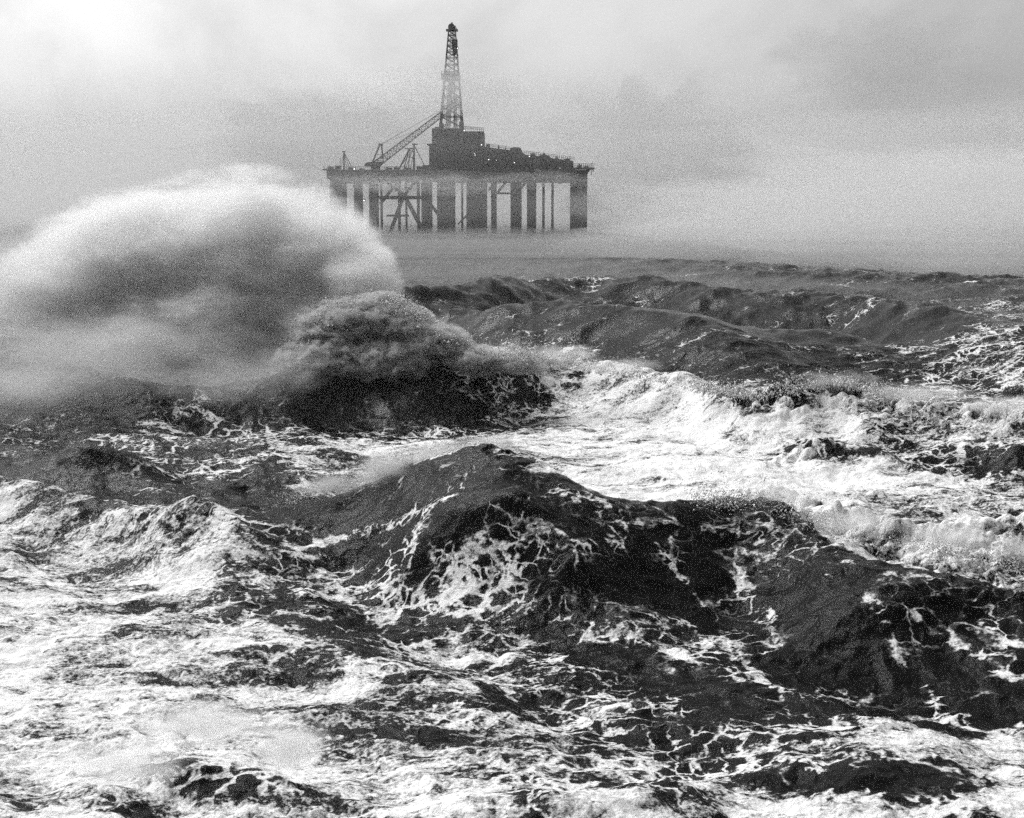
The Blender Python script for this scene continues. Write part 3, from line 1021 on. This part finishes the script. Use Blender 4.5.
PY = 127
spray('spray_plume', ('towering white cloud of spray thrown up by the breaking wave on the left', 'sea spray'),
      [E(245, 258, PY, 118, 90, 8), E(322, 262, PY, 68, 60, 7), E(356, 283, PY - 4, 46, 46, 6), E(150, 265, PY, 120, 80, 8), E(90, 288, PY, 95, 66, 8), E(215, 325, PY - 4, 150, 60, 8), E(320, 335, PY - 6, 70, 50, 6)],
      .72, .3, cut=(-.02, .42), step=.28, detail=8, stretch=(.6, .8, 1.2), namp=1.65, aniso=.45, col=.998, rough=.74)
spray('spray_veil', ('thin grey veil of spray trailing left and down from the foot of the white plume', 'sea spray'),
      [E(0, 300, PY - 4, 140, 90, 8), E(90, 358, 110, 150, 58, 6), E(235, 378, 108, 110, 44, 4), E(-110, 330, PY - 6, 120, 84, 9), E(20, 380, 106, 120, 44, 5)],
      .2, .3, cut=(.0, .9), step=.3, detail=7, stretch=(.6, .8, 1.3), namp=2.3, aniso=.4, col=.86, rough=.72)
spray('breaking_crest', ('dark billowing curl of spray and broken water at the right foot of the plume', 'sea spray'),
      [E(378, 322, 116, 44, 30, 3.0), E(340, 335, 116, 50, 36, 3), E(408, 334, 115, 34, 28, 2.8), E(438, 346, 113.5, 36, 24, 2.4), E(474, 360, 112.5, 36, 16, 2.0), E(515, 366, 112, 36, 9, 1.6), E(335, 368, 114, 66, 32, 2.6), E(395, 365, 113, 54, 26, 2.2)],
      5.5, 1.05, cut=(.0, .3), step=.12, detail=7, stretch=(.75, .9, 1.15), namp=2.1, aniso=.5, col=.74, rough=.75, voxel=.5)
spray('crest_spray', ('veil of spray blown back to the left from the pointed peak of the dark wave', 'sea spray'),
      [E(488, 446, 67.5, 36, 13, 1.4), E(440, 456, 67, 50, 17, 1.6), E(390, 470, 67, 50, 18, 1.6), E(335, 486, 67.5, 44, 15, 1.2)],
      2.8, 1.6, cut=(.1, 1.2), step=.12, detail=6, stretch=(.35, .8, 1.2), namp=3.0, voxel=.3, rough=.75, col=.8, aniso=.4)
spray('crest_spray', ('burst of spray over the small dark trough at the bottom left', 'sea spray'),
      [E(205, 722, 37.0, 90, 30, .8), E(290, 745, 36.4, 55, 34, .8), E(125, 765, 36, 75, 30, .8)],
      3.8, 3.2, cut=(.1, 1.2), step=.1, detail=6, stretch=(.4, .8, 1), namp=2.8, voxel=.14, rough=.75, aniso=.4)
spray('crest_spray', ('low spray smoking off the breaking crest to the right of the tall plume', 'sea spray'),
      [E(500, 354, 112, 46, 12, 1.6), E(560, 354, 113, 50, 11, 1.6), E(620, 366, 110, 45, 9, 1.4)],
      .8, 1.2, cut=(.0, 1.1), step=.15, detail=6, stretch=(.5, .8, 1), namp=3.0, voxel=.4, rough=.75, aniso=.4)
spray('crest_spray', ('low spray over the lumpy breakers on the far right', 'sea spray'),
      [E(830, 382, 101, 50, 13, 1.6), E(920, 394, 97, 60, 12, 1.6), E(1010, 406, 94, 60, 12, 1.6)],
      .8, 1.2, cut=(.0, 1.1), step=.15, detail=6, stretch=(.5, .8, 1), namp=3.0, voxel=.4, rough=.75, aniso=.4)
spray('crest_spray', ('spray over the frothing roller behind the dark wave on the right', 'sea spray'),
      [E(780, 495, 61.5, 50, 16, 1.2), E(860, 520, 58, 60, 18, 1.4), E(950, 535, 57, 70, 20, 1.4), E(1030, 550, 55, 50, 20, 1.4)],
      1.2, 1.8, cut=(.1, 1.2), step=.12, detail=6, stretch=(.5, .8, 1), namp=3.0, voxel=.3, rough=.75, aniso=.4)


def droplets(name, label, line, n, up, spread, depth, size, seed, drift=-.8):
    """torn water flung off a crest: many small tumbling flecks along a line of (px, py, distance)"""
    rn = np.random.RandomState(seed)
    pts = np.array([at_y(a, b, Y)[:] for a, b, Y in line])
    seg = rn.rand(n) * (len(pts) - 1)
    # gather the flecks in bursts
    k = rn.rand(max(6, n // 260)) * (len(pts) - 1)
    seg = np.clip(k[rn.randint(0, len(k), n)] + rn.normal(size=n) * .12, 0, len(pts) - 1.001)
    i = seg.astype(int); f = (seg - i)[:, None]
    p = pts[i] * (1 - f) + pts[i + 1] * f
    h = rn.exponential(size=n) * up
    p[:, 2] += h - .15 + rn.normal(size=n) * .1
    p[:, 0] += drift * h + rn.normal(size=n) * spread
    p[:, 1] += rn.normal(size=n) * depth
    r = size * (.35 + rn.exponential(size=n) * .5).clip(.3, 2.4)
    base = np.array([(1, 1, 1), (1, -1, -1), (-1, 1, -1), (-1, -1, 1)], float) / 1.73
    st = np.stack([rn.uniform(.8, 2.2, n), rn.uniform(.6, 1.2, n), rn.uniform(.5, 1.0, n)], 1)
    rot = rn.rand(n) * 6.28
    b = base[None] * (r[:, None] * st)[:, None, :]
    c, s_ = np.cos(rot)[:, None], np.sin(rot)[:, None]
    v = np.stack([b[..., 0] * c - b[..., 2] * s_, b[..., 1], b[..., 0] * s_ + b[..., 2] * c], -1) + p[:, None]
    F4 = np.array([(0, 1, 2), (0, 3, 1), (0, 2, 3), (1, 3, 2)])
    fc = (np.arange(n)[:, None, None] * 4 + F4[None]).reshape(-1, 3)
    me = bpy.data.meshes.new(name)
    me.from_pydata(v.reshape(-1, 3).tolist(), [], fc.tolist())
    for q in me.polygons:
        q.use_smooth = True
    ob = bpy.data.objects.new(name, me); C.objects.link(ob)
    ob['kind'] = 'stuff'; ob['label'] = label; ob['category'] = 'sea spray'
    m = bpy.data.materials.get('white_water')
    if m is None:
        m, nn, l = new_mat('white_water')
        g = G(m.node_tree)
        v_ = g.ramp(g.noise(g.pos(), 1.2, 3), .35, .65, .35, .8)
        cc = nn.new('ShaderNodeCombineXYZ')
        for a in range(3):
            l.new(v_, cc.inputs[a])
        b_ = nn.new('ShaderNodeBsdfPrincipled'); l.new(cc.outputs[0], b_.inputs['Base Color'])
        b_.inputs['Roughness'].default_value = .5
        o = nn.new('ShaderNodeOutputMaterial'); l.new(b_.outputs[0], o.inputs[0])
    me.materials.append(m)


droplets('water_flecks', 'flecks of torn white water flying off the breaking curl under the plume', [(300, 352, 115), (335, 318, 116), (375, 298, 116), (410, 308, 115), (440, 330, 113.5), (485, 352, 112), (540, 358, 112)], 9000, .35, .5, 1.2, .05, 1)
droplets('water_flecks', 'flecks of torn white water along the long foaming crest on the right', [(520, 358, 113), (600, 368, 112), (700, 388, 105), (760, 396, 100), (830, 380, 101), (880, 392, 99), (1024, 408, 94), (1100, 420, 90)], 9000, .28, .4, .8, .045, 2)
droplets('water_flecks', 'flecks of torn white water blown from the peak of the dark wave', [(280, 504, 68), (350, 482, 68), (420, 464, 67.5), (480, 450, 67), (530, 456, 66)], 9000, .25, .35, .6, .022, 3, drift=-1.6)
droplets('water_flecks', 'flecks of torn white water over the roller behind the dark wave on the right', [(700, 500, 61), (760, 498, 61), (830, 525, 59), (900, 540, 57.5), (1000, 560, 56), (1060, 580, 55)], 7000, .2, .4, .9, .025, 4)

sc = bpy.context.scene
sc.view_settings.view_transform = 'Standard'
sc.view_settings.look = 'None'
sc.view_settings.exposure = 0.45
sc.view_settings.gamma = 1
sc.render.engine = 'CYCLES'
sc.cycles.max_bounces = 6
sc.cycles.diffuse_bounces = 2
sc.cycles.glossy_bounces = 2
sc.cycles.volume_bounces = 4
sc.cycles.volume_max_steps = 256
sc.cycles.use_denoising = False
sc.cycles.use_adaptive_sampling = True
sc.cycles.adaptive_threshold = 0.05
sc.cycles.adaptive_min_samples = 32
sc.cycles.sample_clamp_indirect = 4
sc.cycles.caustics_reflective = False
